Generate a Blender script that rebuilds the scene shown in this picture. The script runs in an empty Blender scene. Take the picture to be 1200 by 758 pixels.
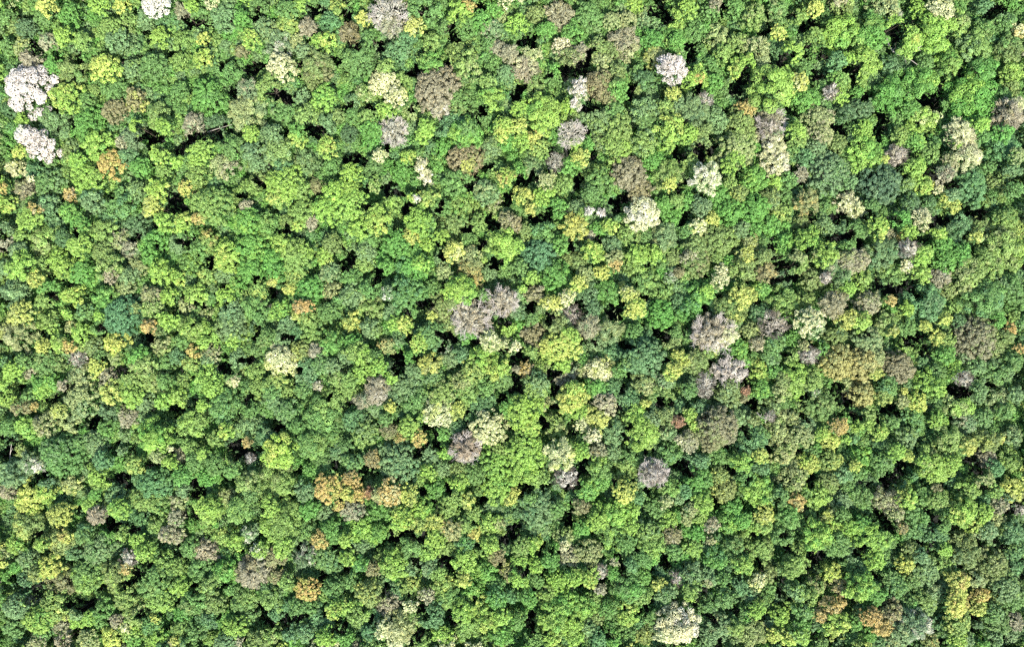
import bpy, math
import numpy as np
from mathutils import Vector
EXPOSURE = 1.2
# One block for each 200 x 160 px field of the photograph: x y r (in a 4.74x enlargement), colours (main/second) + texture letter
CROWNS = {
(0,0): "250 30 60 Y;670 20 50 Y;855 20 75 Wc;375 75 70 B;540 20 60 L;80 140 50 O;130 150 60 D;230 90 50 G;115 260 55 K/Y;160 320 60 Pt;250 225 50 P/S;345 200 60 L;440 220 55 U;600 160 75 U;710 110 60 U/O;800 90 60 S;880 200 60 L;640 220 70 S;150 482 146 Wc;290 350 60 B;380 385 95 O/G;570 370 85 Y/Lc;350 535 95 L/Y;470 560 60 G;640 500 75 G;740 550 65 N/Y;620 610 68 Nf;285 665 100 S/Gc;490 690 112 B;750 700 45 L;720 380 60 S/U;840 360 80 G;870 620 60 O/U;50 620 70 Df;30 250 50 G;900 700 50 L;110 660 35 L;900 90 50 E;30 90 50 G",
(200,0): "65 60 50 Pt;110 30 40 L;160 90 70 G;290 90 85 S;400 110 60 B;440 215 55 L/Y;180 215 40 Y;60 230 70 U;510 160 80 S/O;640 130 72 U/Y;755 145 50 Pt;600 245 85 S/Wt;840 235 75 L/Y;610 370 85 C/Kf;700 230 45 K;545 480 85 U/Of;335 410 80 G/B;200 540 105 B/Gf;420 490 60 S/Pt;425 620 112 K/St;120 690 65 P/St;250 690 80 D/S;810 360 95 O/Nf;740 280 50 S;845 540 75 L/Bf;760 640 75 U;720 530 50 S;640 620 80 G;850 690 60 S;700 730 55 B;440 740 50 L;560 740 60 S;40 340 60 U;170 320 55 L/Y;390 280 40 N/O;880 120 60 E;930 50 60 U/Y;920 640 50 O;40 500 50 G;790 430 60 O;480 40 60 G;640 50 60 G;720 30 50 L",
(400,0): "260 70 105 Xb;270 130 65 P/Nt;120 100 45 Y;40 180 60 N/Pt;400 135 55 Y/C;160 200 45 G;450 40 90 G;660 60 75 L;700 30 40 A/U;580 145 40 G;100 330 90 G;40 330 60 G;300 280 85 E/S;360 200 60 E;490 350 75 B/U;500 230 60 U;660 300 85 U;700 350 80 U/K;820 240 45 G;780 110 60 B;840 50 50 B;830 150 60 S/P;880 90 50 K;925 150 45 B;870 260 50 Pt;930 290 50 Pt;535 490 135 H/Pf;650 570 115 G/Of;550 590 55 P/Wt;225 450 78 Cc;305 530 65 C/Yc;120 520 62 U/Cc;250 610 60 L/G;380 620 60 K/U;150 640 55 U;60 640 50 G;160 710 60 B;290 725 82 X/Pt;470 710 55 L;620 690 85 E;700 720 60 G;830 540 75 L/B;900 700 60 L/Y;810 450 50 U;850 350 55 G;240 370 50 U;340 440 50 U;40 740 50 D;60 560 50 S;920 400 50 S;800 640 45 G;690 140 70 G",
(600,0): "30 130 65 L;270 75 80 P/Nt;130 70 50 O;190 160 50 B;340 180 70 B;280 245 55 C/Pc;380 290 50 Pt;335 320 72 O/P;430 80 80 G;555 115 50 K;640 110 60 K;620 230 92 P/Kt;560 270 50 O;480 260 60 O/K;500 340 55 K;680 30 60 L;740 110 65 S/K;780 215 72 B;790 310 62 K/Yt;890 375 85 Wt;900 100 60 L;920 230 50 B;70 370 82 P/Ct;110 290 60 K/C;120 470 80 O/G;230 430 60 G;370 510 66 W/Kt e1.7,80;320 480 42 U/C;480 465 85 N/Of;600 490 70 B/O;580 400 60 O;540 530 50 N/O;190 620 112 L/Bc;310 590 45 L;330 640 50 O/U;580 610 60 G;500 670 85 S/U;600 700 80 U;740 610 80 S/U;750 680 60 G;860 600 60 U;880 700 80 L/Y;330 740 75 Xb;900 520 45 Y/U;40 600 50 L;35 700 55 Y/U;170 730 50 O;740 440 60 D/G;700 390 40 G;930 590 50 S;240 380 40 B;690 480 40 O;400 660 50 S",
(800,0): "40 40 55 L;160 60 60 G;190 15 40 P;290 40 60 G;400 90 75 U/K;530 60 70 G/K;740 45 50 Y;660 90 55 U;80 160 60 G;200 200 75 K/O;320 230 60 U/K;430 250 60 K/Ct;230 290 60 U;340 370 80 L/Yc;540 180 45 Y/L;610 290 68 L;520 260 50 E;740 210 65 U/Gc;880 175 104 L/Bg;510 470 134 L/Ug;650 450 58 Y/C;690 540 85 B;450 340 42 K;680 370 60 G;80 430 75 L;95 425 32 A/Y;170 360 60 G;180 450 50 B;240 490 60 G/S;70 600 92 S/Dt;130 555 45 Xb;180 660 80 S;360 600 60 A/K;330 690 90 O/U;490 680 90 P/Xt;480 700 50 X/Wb;760 660 88 K/Pf;830 510 42 X/Pt;880 430 60 U/B;880 530 50 L;870 340 60 E;640 720 50 L;560 700 40 G;920 620 50 D;770 470 45 G;40 730 50 L;930 320 40 L;450 570 50 G;900 30 60 O;120 730 50 O",
(1000,0): "120 170 96 B/Ug;80 340 92 L/Ug;30 220 50 U;120 80 50 G;200 30 70 K/S;240 80 40 S/Wt;250 135 55 Lg;320 220 86 Lg;345 215 35 Y/L;450 185 112 Lg e1.45,96;370 40 50 L;500 30 75 C/Kc;545 130 45 Lg;600 130 60 U/K;690 250 92 U/Sc;740 150 60 G/O;740 30 50 E;850 120 72 G/Sc;880 260 80 O/Gc;930 160 42 C/A;390 460 116 B/Lg;210 520 94 B/Gg;735 375 76 B/Gg;680 545 152 B/Lg;550 350 75 U/Bc;890 400 62 L/Uc;890 480 50 O/U;840 530 50 G;290 370 76 D/St;210 360 60 D/S;400 650 85 L/Cc;330 600 60 B/G;240 655 55 G;310 720 50 L;610 720 75 C/Pt;560 640 50 D/G;500 580 45 G;880 640 92 P/Nt;920 580 50 C/Pt;55 600 76 D/Sf;30 510 40 B;70 720 60 L;840 730 60 B;720 690 50 L;410 340 50 G",
(0,150): "190 80 98 Wc e1.6,-40;110 30 45 Wc;540 90 100 L/B;100 130 42 Y/L;80 220 52 C/Yt;160 278 20 C;390 120 65 O/S;420 180 50 L;610 200 85 A/Yf;680 80 45 P/N;730 60 70 S;700 150 60 E;770 215 60 B;880 150 60 L;900 240 50 U;180 240 60 E;260 310 92 G/Sf;490 290 112 L/Uf;380 370 40 A/P;130 340 60 P/Kt;180 400 50 G;150 500 72 L/U;180 450 40 A/P;30 420 50 L/Y;250 440 72 E/S;380 470 62 B/U;430 540 58 B/U;500 400 72 S/E;660 420 88 G/E;750 340 50 S/U;880 350 78 L/Y;840 425 62 Y/K;750 540 90 D/S;300 540 60 D/E;240 620 95 U/K;110 600 48 U;430 650 72 L/U;560 570 80 U;640 640 82 K/P;700 670 60 P/S;560 690 60 O;890 520 60 L;860 620 72 B;830 710 60 B;20 560 42 S;20 640 42 P;90 680 50 S;310 730 60 L;600 500 60 E;20 80 60 B;340 610 50 D/G;10 330 30 A",
(200,150): "160 130 78 L/U;330 120 92 G/B;580 120 88 U/Sc;700 60 52 L/Y;860 100 62 L/Y;740 180 75 S/Ot;280 210 78 K/P;440 130 60 S/D;480 200 50 S;620 215 70 E/D;140 260 72 U;80 330 48 Y/A;220 420 112 U/Gf;150 500 40 A/U;50 530 62 L/Y;620 310 112 L/Uf;800 320 48 N/O;720 340 60 U;420 340 60 U;330 400 60 U;410 430 35 P;600 380 70 U/Y;920 350 70 L;870 440 92 L/Bf;720 470 80 U;700 540 36 L/Y;780 520 40 P;420 510 78 B/L;540 540 80 G/U;640 520 50 O;450 660 112 B/Lf;300 690 72 L/Y;200 620 60 U/A;150 670 70 G;620 640 70 L/U;700 690 80 U/L;850 710 50 L/Y;890 640 60 O;40 640 60 S;70 590 50 G;560 720 60 B;30 190 42 L;240 300 50 E;890 210 50 G;310 270 50 G;640 460 50 D/G;80 190 50 G;480 280 50 O",
(400,150): "50 250 62 L;180 60 72 B/G;460 30 52 L;370 155 42 L/Y;210 150 45 C/K;455 240 58 C/Wt e1.9,-65;690 165 102 N/Of;700 200 45 Y/N;560 100 60 B;540 200 72 B/U;690 35 100 B/Lc;830 110 62 S/Uc;890 30 45 Y/L;330 230 78 B/G;160 210 60 G;180 310 50 U/K;50 430 102 L/Uf;270 430 72 U/L;390 390 35 L/Y;480 385 58 U/Y;412 390 25 W/S;640 300 90 G;650 425 78 U/B;800 350 72 S/K;850 420 60 O/P;620 535 92 O/Gf;730 440 50 U;760 530 52 U;780 275 60 B/U;860 230 60 G/Uc;920 270 60 L/A;430 530 92 L/G;385 600 52 Y/O;200 510 82 L/Y;90 560 60 L;560 600 45 L;470 640 50 L;620 680 58 Y/Cc;720 710 62 K/N;925 520 60 N/P;890 650 112 L/Uc;700 620 50 G;300 640 80 B;400 700 80 B;130 690 62 S/U;50 340 60 L;560 720 50 S;150 620 60 G;930 60 60 B;560 440 50 G;230 720 50 B;290 360 40 D/G;500 100 40 D/G",
(600,150): "60 70 62 L;115 55 50 Y/A;160 110 62 U/Y;230 40 52 B;345 95 50 L;380 165 55 Y/U;420 90 45 B;590 95 88 U/Lc;500 70 60 O/S;740 80 75 U/S;890 45 85 L/B;245 190 50 Xb;110 210 60 S/Kt;330 210 72 B;40 240 55 B;190 290 60 K/C;280 310 62 U;180 370 60 L;60 380 60 Y/U;105 450 35 Y;500 280 92 G/U;655 240 98 H/Pf;710 340 75 N/Pf;870 250 80 U/Kt;880 310 42 Y;790 180 60 B;730 470 98 C/Wc;840 430 60 Bf;432 460 26 Wt;495 470 26 Wt;360 440 50 S;350 545 78 Y/Kt;545 545 48 L/Y;490 560 60 B;400 470 40 U;650 590 72 U/O;850 600 82 S/Kt;560 645 60 S/D;450 680 68 L/Y;250 440 60 B;170 580 80 G/E;150 695 102 Ef;290 640 60 B;70 570 50 O;20 530 40 N/P;25 650 42 L;570 720 50 K;700 700 62 L;790 700 55 L;920 400 50 U;900 490 60 B;440 360 50 G;740 600 40 G;440 600 30 P;330 720 50 O;900 720 50 O",
(800,150): "30 40 52 L;120 70 58 O/D;300 110 122 K/Uf;290 190 72 L/Uf;490 30 72 P/S;515 110 72 C/Wt;520 170 92 C/Wt;640 60 65 U/G;780 30 65 K/P;750 110 60 S;870 90 60 O;830 250 118 S/Gf;40 190 62 U;140 270 85 C/Wt;270 300 45 U;400 280 82 B/Lf;510 300 50 L;590 290 55 G;660 250 50 P/Xt;700 410 72 K/At;200 370 95 Bf;320 360 50 O/Y;400 440 92 Bf;270 460 80 Bf;30 400 55 B;110 430 58 S/D;500 390 60 O/S;550 470 60 U/Y;920 410 62 C/Pt;670 512 46 O/N;800 450 70 G/Uf;800 540 62 S/U;90 550 55 C/Y;170 500 40 Y;210 620 118 O/Uf;80 650 72 O;50 710 52 P/O;380 650 72 K/Y;360 700 50 Y/K;450 720 50 O;500 530 72 B;570 640 58 B/L;710 630 80 L/B;400 560 50 B;330 560 50 S;810 700 72 L/U;650 730 50 K;730 700 42 O/N;930 650 50 G;930 720 60 K/P;940 300 40 S;460 640 42 G;630 370 36 D;690 160 60 E;870 530 50 D;20 560 50 G",
(1000,150): "80 130 108 L/Bc;180 170 26 Y;250 150 62 X/Pt;270 40 60 U;350 70 58 B/Lf;440 130 58 U/G;350 220 75 L/Uc;400 310 60 L/Yc;610 30 82 C/Pt;640 150 92 C/Pt;590 90 30 L;550 170 50 K/P;520 260 60 P/S;840 90 102 E/Gc;730 40 40 G;920 150 45 K/U;160 300 128 D/Sf;330 420 60 D/G;310 310 42 U/S;660 310 108 E/Gf;565 430 45 Y/U;520 390 36 Y/U;480 340 30 C;830 290 62 O/U;900 240 50 S;910 340 50 G;20 450 52 C/Kt;390 500 56 C/Kt;110 440 50 G;280 510 58 B;320 580 50 L;150 550 62 L/Y;200 590 45 P/K;265 610 38 A/Y;30 560 50 G;70 580 30 S;180 690 88 S/Et;310 670 50 X/Dt;390 690 58 L/U;600 530 78 E/S;720 540 72 O/G;860 500 72 U/G;700 600 40 Y/S;480 580 50 L;500 660 72 B;610 700 62 B;830 640 112 U/Kc;920 560 50 U/Y;740 710 52 U;40 720 60 P/K;430 410 40 D/G;560 610 50 E;930 660 50 L;760 220 42 G;560 370 40 S",
(0,300): "100 50 85 L/U;20 60 50 S;190 130 52 Y/U;230 50 60 U;350 70 72 L;440 90 82 B/G;590 50 75 U/K;760 60 62 K;700 110 60 S;600 110 40 P;880 90 72 L;60 200 82 S/D;250 170 55 B;240 240 55 U;395 220 66 L/Y;330 230 50 B;570 230 72 B/U;690 190 72 K/U;665 330 118 Ef;830 225 66 K/Pf;840 300 72 U/Kf;820 390 46 A/N;100 320 78 Y/K;100 440 98 K/Ct;30 420 60 K/Y;225 500 42 Y;260 370 66 U/L;370 320 36 L;390 390 42 K/A;460 310 60 G/E;540 335 30 L;440 430 72 L;540 400 42 G;370 500 42 A/Y;320 490 50 L/O;430 500 42 U/Y;500 500 60 O/S;630 480 66 Y/L;740 480 60 D/G;630 570 46 K/U;530 620 55 Y;425 570 46 X/Dt;240 590 82 G/Of;60 640 62 L;120 590 50 G;190 680 30 B;280 700 50 B/L;220 720 50 B;440 680 82 K/S;590 680 60 P/K;760 560 60 B;790 610 72 U/K;880 500 72 K/U;730 690 88 U/Gf;850 690 80 U/K;930 360 60 L;910 590 60 G;150 640 42 P;340 720 32 P;550 560 42 G;930 220 50 L;910 700 50 G;310 600 50 O;20 720 40 L;20 590 42 E;740 290 40 O",
(200,300): "100 50 80 G/L;30 120 46 L/Y;200 100 60 U/Y;290 100 60 S/U;130 210 62 L;300 30 80 L;440 80 72 B;570 60 88 B/G;560 135 36 Y/N;370 150 60 B/U;300 220 62 L;480 190 60 U/Y;420 235 46 U/Y;470 280 78 G;605 300 62 L/Bf;490 345 40 G;550 290 22 P;690 110 60 U/Y;765 190 88 B/Gf;660 180 42 Y/U;880 90 60 S/K;880 190 58 K/N;730 278 50 A/Nf e1.6,0;750 340 48 U/Y e1.4,0;685 335 26 Y/C;80 280 50 K/P;180 320 62 K/U;30 190 42 G;330 310 72 S/E;320 400 92 S/U;100 400 82 U/L;190 460 78 L;350 470 60 L/B;520 450 62 G/O;480 520 55 G;610 450 55 S;680 420 60 E;790 410 88 U/Gf;890 480 66 B/U;720 530 62 O/Yf;600 590 96 C/Yc;600 690 55 U/Y;120 530 40 A/Y;210 550 62 K/P;110 600 50 U/Y;200 580 50 S;200 690 88 L/G;50 700 60 U/G;370 570 60 S;460 640 58 U;330 670 50 G;340 700 36 C/U;400 620 42 O;760 620 72 E/S;830 600 60 G/S;740 690 62 S/E;810 720 32 P/W;890 610 50 S;800 530 42 Pt;920 680 50 U/K;930 250 50 G;870 310 60 G;480 400 50 D;420 730 60 G;540 720 50 U;60 470 50 G;30 560 50 E;640 370 42 S/E;700 20 80 U;850 10 42 Y/L",
(400,300): "130 30 60 U;240 60 50 B;390 60 102 B/Ef;440 40 50 L/B;370 220 112 G/Ef;60 120 60 G;60 210 72 S/U;150 180 60 G;160 290 82 U/K;260 210 42 S/W;60 370 58 Y/U;160 400 60 S/U;350 380 50 Y/L;300 370 50 L;280 310 50 S;250 500 50 K/A;545 290 82 O/Nf;500 330 30 Y/O;500 190 60 G;570 90 50 K;655 190 92 L/Bc;710 60 78 K/At;750 130 45 A/N;900 250 82 P/Xt;720 340 106 P/Wt;820 90 50 S;900 80 60 G;790 220 36 G;890 15 50 L;500 440 82 G/E;430 480 56 L/Y;490 600 62 Y/Kt;380 560 42 B;600 570 60 S;670 550 50 E;700 440 50 B;830 480 60 C/Ut;900 490 50 K/C;930 410 42 L;800 560 92 L/Bf;870 620 80 L/Y;730 640 72 U/Y;680 710 72 K/U;900 690 60 G;100 650 62 L;200 620 60 L/B;270 680 36 L;40 690 50 U;200 720 60 Pt;400 640 50 S;520 680 58 G/S;340 720 60 S;80 540 72 U/L;130 520 30 L;60 480 50 B;570 500 50 D/X;610 250 42 O;800 720 60 G;600 380 50 O/S;20 560 42 S;180 560 50 G;410 410 42 D",
(600,300): "40 60 50 G;110 120 42 L;60 180 26 L;240 110 96 B/Gf;125 210 58 N/P;310 230 48 C/Y;220 260 55 Y/Cc e1.5,-15;370 155 52 Y/L;500 90 46 Y;410 100 50 K/O;380 30 60 O;580 40 42 A/K;690 30 72 U/L;830 30 60 G/U;420 200 78 D/S;540 200 82 B/G;610 160 20 Y;655 215 52 Y/C;690 290 62 Y/Lf;830 325 82 Bf;830 200 75 U/G;740 140 92 G/U;880 120 36 S/W;320 330 62 Xb;430 390 78 P/St;550 400 78 K/St;260 380 82 O/S;275 500 112 Y/L;320 450 62 L/B;200 500 50 Y;120 440 72 N/Pf;30 390 55 B;20 220 42 S;110 350 42 G;20 500 32 C;100 540 42 U;470 480 60 S;490 635 84 C/Yc;370 640 42 K/N;560 540 60 E;680 430 60 G;760 440 50 E;740 570 112 E/Sf;680 590 60 E/U;740 690 70 O/E;890 470 60 O/K;895 640 55 Y/L;910 430 42 G;850 700 50 S/P;150 640 72 U/K;80 640 50 A/P;140 720 72 S/E;280 610 50 L;310 660 60 P/D;270 700 42 P;350 740 50 L/Y;450 730 60 B;560 730 50 E;600 640 42 G;930 560 42 Y/U;930 260 50 E;440 290 60 D/E;930 90 30 N;20 640 32 P;30 310 50 S/E",
(800,300): "80 40 92 O/Nf;215 115 60 C/Kf e1.4,70;260 30 42 B;200 10 32 U;110 200 96 B/Ec;130 200 50 L/Bc;50 290 72 B/Ef;350 70 78 O/U;360 15 42 Y;470 90 62 N/At;440 180 55 B/L;340 220 72 Y/Uc;270 280 98 O/Gf;300 320 62 O/Y;570 240 82 U/G;650 40 60 U/O;730 130 72 O/K;830 70 60 S/P;890 120 62 S/G;920 40 60 P/K;850 270 78 P/Nt;720 370 86 C/Sf;680 250 60 U;170 430 108 P/Wt;245 430 72 C/Pt;310 520 66 B/Lf;380 420 62 K/Of;420 490 42 Pt;510 380 78 X/Pb;430 310 60 E/S;520 480 62 G/E;620 460 50 B;690 500 42 K/N;770 510 62 B/E;860 440 72 O/Df;920 350 60 Y/O;880 590 100 Q/Kf;270 640 82 X/Wt e1.6,-10;130 700 52 X/Wb;60 720 50 S/G;440 630 62 L/Y;80 590 82 O/K;30 580 42 Y/L;160 530 42 U/Y;500 550 60 G/S;630 670 82 L/U;520 640 46 B;570 690 50 O/K;730 690 60 U;270 730 60 O/S;355 748 28 R;440 730 50 B;710 550 50 X/St;620 560 50 U/O;900 700 60 K/O;930 180 42 L;800 120 32 X;570 120 50 D;30 450 50 G;710 740 30 S",
(1000,300): "40 30 60 P/K;60 130 60 U/L;230 110 62 G/U;180 70 60 U/S;310 50 40 C/Wc;380 15 50 L;520 30 72 B;610 30 42 B;390 100 56 L/U;490 120 60 P/Xt;660 90 92 U/Kc;780 50 82 U/K;880 40 72 U/K;630 160 60 K/U;410 260 112 E/Sc;530 190 56 O/U;570 280 50 U;90 260 76 P/Of;215 245 34 A;50 360 60 L/Y;200 380 72 U/K;230 420 36 Y/K;310 290 42 L;300 390 60 G;520 350 38 Y;410 390 36 Y/U;480 450 50 Y/U;520 480 60 U;750 240 112 G/Ec;800 150 60 S/E;880 180 80 G/S;920 110 50 E;810 350 50 B;700 455 142 H/Of;800 510 62 O/K;880 405 38 A;930 515 32 A;850 450 60 O;90 470 92 S/K;60 600 98 Q/Kf;130 650 42 Y/O;260 620 94 H/Nf;290 510 50 U/L;200 730 60 G/E;400 590 50 E/S;480 640 60 G;410 700 82 L/G;560 620 50 L;520 550 60 B;620 680 46 Xb;690 610 60 S/G;820 640 92 G/S;900 590 60 G;720 700 72 G/S;290 750 22 Y;880 650 42 S/U;130 570 60 K/O;930 260 50 G;600 360 42 D/G;620 560 42 S;150 140 50 D/G",
(0,450): "30 90 46 L;240 30 66 L/Bc;150 80 60 G;185 125 26 A;90 130 42 N/G;440 90 102 K/Sf;320 150 50 Y/K;230 230 72 K/P;390 220 76 K/S;130 240 62 L/Bc;190 310 50 B/L;610 50 72 Y/U;720 60 72 L/U;790 100 60 S/D;900 100 50 L;700 180 60 P/O;590 150 60 D/S;330 400 132 G/Sf;100 370 42 O/Y;150 440 60 S/Wt;205 460 36 W/Lt;520 330 76 S/G;580 250 60 B/G;560 430 60 E;640 420 72 B;740 450 60 U/Y;850 300 100 L/B;870 400 50 K;540 530 76 L/Uc;390 560 60 K/Y;50 510 76 S/D;30 600 50 P/K;160 640 108 Y/L;240 610 62 L/Y;320 730 72 Y/O;340 640 60 D/E;250 560 50 E/D;495 670 52 Lc;520 615 36 B;525 732 52 Pt;650 700 60 L/B;640 630 72 S/E;850 560 102 E/G;770 640 72 U/G;860 660 72 U/G;930 430 42 L;30 240 50 G;420 340 50 G;660 370 42 S/D;940 360 18 C;140 130 40 N/G",
(200,450): "30 70 62 L/U;170 120 36 L;290 120 92 G/Ec;220 20 60 L;430 140 50 G;450 30 60 U;110 220 86 U/L;300 265 46 L/Y;240 310 50 U;420 240 76 S/Uc;420 325 30 A/N;520 290 60 E/S;560 50 60 G;640 60 60 U;640 150 72 G/S;590 375 98 L/Yg;440 410 28 Xb;830 180 120 G/Uc;780 330 96 G/Uc;840 430 82 G;690 230 50 G;560 530 126 U/Oc;430 560 76 U/Kc;620 550 72 U;320 640 72 K/Uc;380 700 82 U/Gc;200 700 78 L/Uc;190 520 60 B;240 450 60 G;130 430 60 G;170 390 36 L;330 480 50 G/B;40 400 46 P/K;20 450 22 L;60 510 60 B;40 660 60 K/P;100 350 50 U;870 580 84 A/Y;930 680 32 A/Y;740 600 60 S/E;640 700 82 U/Gc;540 690 60 L/U;760 700 60 B;440 620 50 G;340 340 50 D/G;850 720 50 S;920 380 50 S/E;910 70 60 U;800 20 32 P;730 30 50 G;780 480 60 B;740 530 42 B;70 600 42 S;460 470 42 D/G;570 100 50 S",
(400,450): "40 40 46 U;190 50 66 P/Xt;120 90 50 P/Dt;400 80 102 G/Sc;280 60 60 S/D;560 60 92 U/K;700 40 72 U/G;540 160 88 C/Yc;640 150 50 Y/O;780 110 98 D/Ef;820 248 106 C/Kf;690 355 86 P/Xt;560 380 36 L/B;630 250 72 E/S;560 280 42 B;270 130 36 Y;200 140 50 S/G;380 240 72 L/U;430 300 48 A/Y;260 260 50 N/O;320 300 30 A/U;60 200 60 E;130 270 82 U/S;168 420 50 N/Af;60 440 60 G/E;320 440 126 S/Ef;50 530 50 A/N;80 610 62 A/Y;20 610 42 Y/A;150 605 36 R/A;262 610 76 A/Cf;370 620 60 Y/O;205 620 42 K/N;60 710 72 P/Sf;200 710 82 B/G;530 590 76 B/G;480 500 50 L/U;660 480 82 O/G;650 560 60 L/U;620 640 56 U;700 650 46 Y/O;860 450 102 L/Gf;880 370 80 U;740 500 60 G;870 580 102 L/Bf;840 670 66 S/Gt;930 640 42 Y/O;450 700 72 L/B;590 700 60 U;730 720 50 U;330 730 50 L/Y;490 390 60 S/D;560 470 50 S/G;930 120 50 B;760 420 50 E;20 340 60 G;240 200 42 G",
(600,450): "340 80 86 Y/Lc;520 115 70 P/Cf;470 190 76 Y/O;400 220 50 C/Y;450 290 42 C/P;380 160 50 L;110 40 92 U/Sf;190 110 42 K/D;60 150 108 L/U;110 230 60 L/Y;240 240 72 U/K;270 400 88 C/Yt;375 380 56 L/B;390 310 50 G;80 370 112 L/U;70 480 102 L/B;150 530 60 U;500 30 82 B/E;660 80 72 E/S;745 110 32 Y;830 60 72 U/G;730 270 102 L/Uc;700 180 72 L/Uc;570 270 76 S/E;780 200 50 S;860 170 60 O;925 210 38 R/N;870 390 76 G/E;870 270 50 S/K;940 310 32 C/P;480 380 56 P/N;570 380 50 S;660 420 78 G;640 470 80 U;480 480 82 G/L;420 590 72 B/L;500 540 60 B;790 495 78 X/Wb;790 500 55 X/Pt;630 600 66 Y/Of;385 685 50 N/Of;690 650 46 E;580 720 82 L/B;660 710 60 L;300 510 62 X/D;260 550 50 S/D;150 680 122 S/Ef;110 640 60 G;250 700 50 G;480 700 50 L;880 580 62 U/B;860 650 42 K/C;800 690 72 G;720 550 32 S;15 600 30 Y/A;30 710 50 E/D;760 20 50 K;930 630 42 S;920 730 42 B;800 120 36 D;920 120 50 E",
(800,450): "40 40 46 G/S;125 35 46 X/Wb;270 60 92 O/Sf;355 50 28 R;345 80 26 N;435 45 50 B/L;560 40 60 K/U;640 50 50 L/U;735 50 36 S/X;490 130 66 O/S;770 120 102 G/O;400 210 46 O/K;100 140 56 E/D;40 170 42 L/K;75 235 36 L/Y;200 240 114 H/Of;300 200 72 S/O;40 320 62 P/Kf;170 310 70 N/Of;380 320 92 E/Gc;430 280 50 G/E;440 400 46 Y/L;600 200 82 K/U;540 260 76 K/U;660 290 82 K/O;570 370 76 K/U;875 235 52 A/Nf;830 310 60 Y/L;780 280 42 L/Y;915 310 26 L;710 440 62 Y/L;830 430 72 U/Y;620 520 92 K/U;900 400 50 G;200 400 72 G/B;330 440 60 L/B;110 430 46 E;30 430 42 E;90 540 86 B/G;240 590 70 O/Yf;210 510 52 O/Y;430 590 100 L/B;360 530 60 G;630 660 56 A/K;540 630 60 G/E;120 660 62 L/U;50 700 50 K/S;290 690 60 B;460 730 60 Y/K;760 620 76 L/U;820 550 60 O/U;900 500 60 E/S;700 600 50 G/L;890 650 60 S;850 720 60 K/U;600 730 60 B/G;700 220 50 S/E;930 240 32 S/L;280 510 42 D;490 180 32 Xb;20 600 42 E;440 470 50 E;930 560 50 G",
(1000,450): "60 60 80 Q/Kf;180 60 60 U/Y;290 50 22 Y/A;280 100 36 K;360 105 66 Y/L;470 80 72 G/D;600 120 76 L/Kc e1.3,10;470 20 60 L/G;700 50 60 S/G;800 70 76 K/G;480 200 56 L/B;640 210 72 S/P;730 190 60 G/S;860 150 50 G/U;920 60 50 S;80 220 50 L;155 270 50 L/Y;90 180 50 U;20 240 32 L;220 210 50 G;340 190 92 G/Ef;310 300 60 S/U;540 310 88 U/O;650 345 52 Y/O;770 320 62 O/Y;820 310 32 Y/A;710 300 42 O/Y;750 410 60 P/Nf;480 460 112 L/Kc;560 440 50 L;400 440 50 L/K;400 360 32 U;250 380 50 L;310 400 36 Y/U;170 430 62 G/S;60 400 60 B/L;20 460 36 Y/L;880 420 72 U/G;900 590 72 Y/K;740 530 60 K/U;640 600 82 U/L;620 720 82 L/Y;480 640 60 U/O;470 590 32 N;200 650 82 P/Kt;310 640 60 L/Y;60 620 60 G;390 620 60 G;150 500 42 G;100 530 50 D/G;740 640 46 E;800 600 42 U;830 680 50 P/K;900 290 60 S/K;550 540 50 E/D;270 550 32 E;740 720 50 L;860 650 50 D/S;930 700 30 Xb;340 720 50 G;800 470 50 E;150 340 50 E/G;40 500 42 G",
(0,598): "40 50 50 D/G;150 100 92 O/Y;330 190 86 O/Yc;350 150 42 Y/A;220 190 42 L/Y;760 50 60 E/G;80 190 60 L/B;140 270 62 S/G;265 320 76 Y/L;190 360 50 O/Y;80 320 36 B;30 370 50 B;15 300 26 Y;340 400 92 N/O;460 140 60 G/E;540 230 102 S/Gf;590 150 50 B;670 130 42 U/L;750 170 46 L;400 240 50 E;480 360 102 G/Lf;480 420 60 U/L;640 370 86 O/L;685 328 36 A/C;800 240 60 L;710 270 50 X/D;900 290 72 U/L;880 80 82 U/G;920 140 50 P/K;850 400 112 G/Uf;690 490 76 U/O;880 500 82 U/Lf;560 490 50 G;560 580 92 G/B;490 600 50 L/B;420 620 46 L;420 570 50 S/O;200 610 86 L/B;290 540 92 U/Y;160 530 50 P/K;130 510 32 L/C;80 540 76 S/E;15 510 32 L/C;60 640 72 G;220 690 50 G;340 640 60 P/O;190 740 50 K/P;340 730 42 P;480 720 60 K/S;620 700 72 Y/U;730 680 72 U/L;690 655 30 C/Y;740 590 60 U/K;640 620 42 P/K;830 640 60 G/E;850 610 32 Y/U;860 720 60 L/U;740 730 60 B;10 240 42 K;110 400 50 E/D;170 420 42 E;930 690 42 B",
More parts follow.
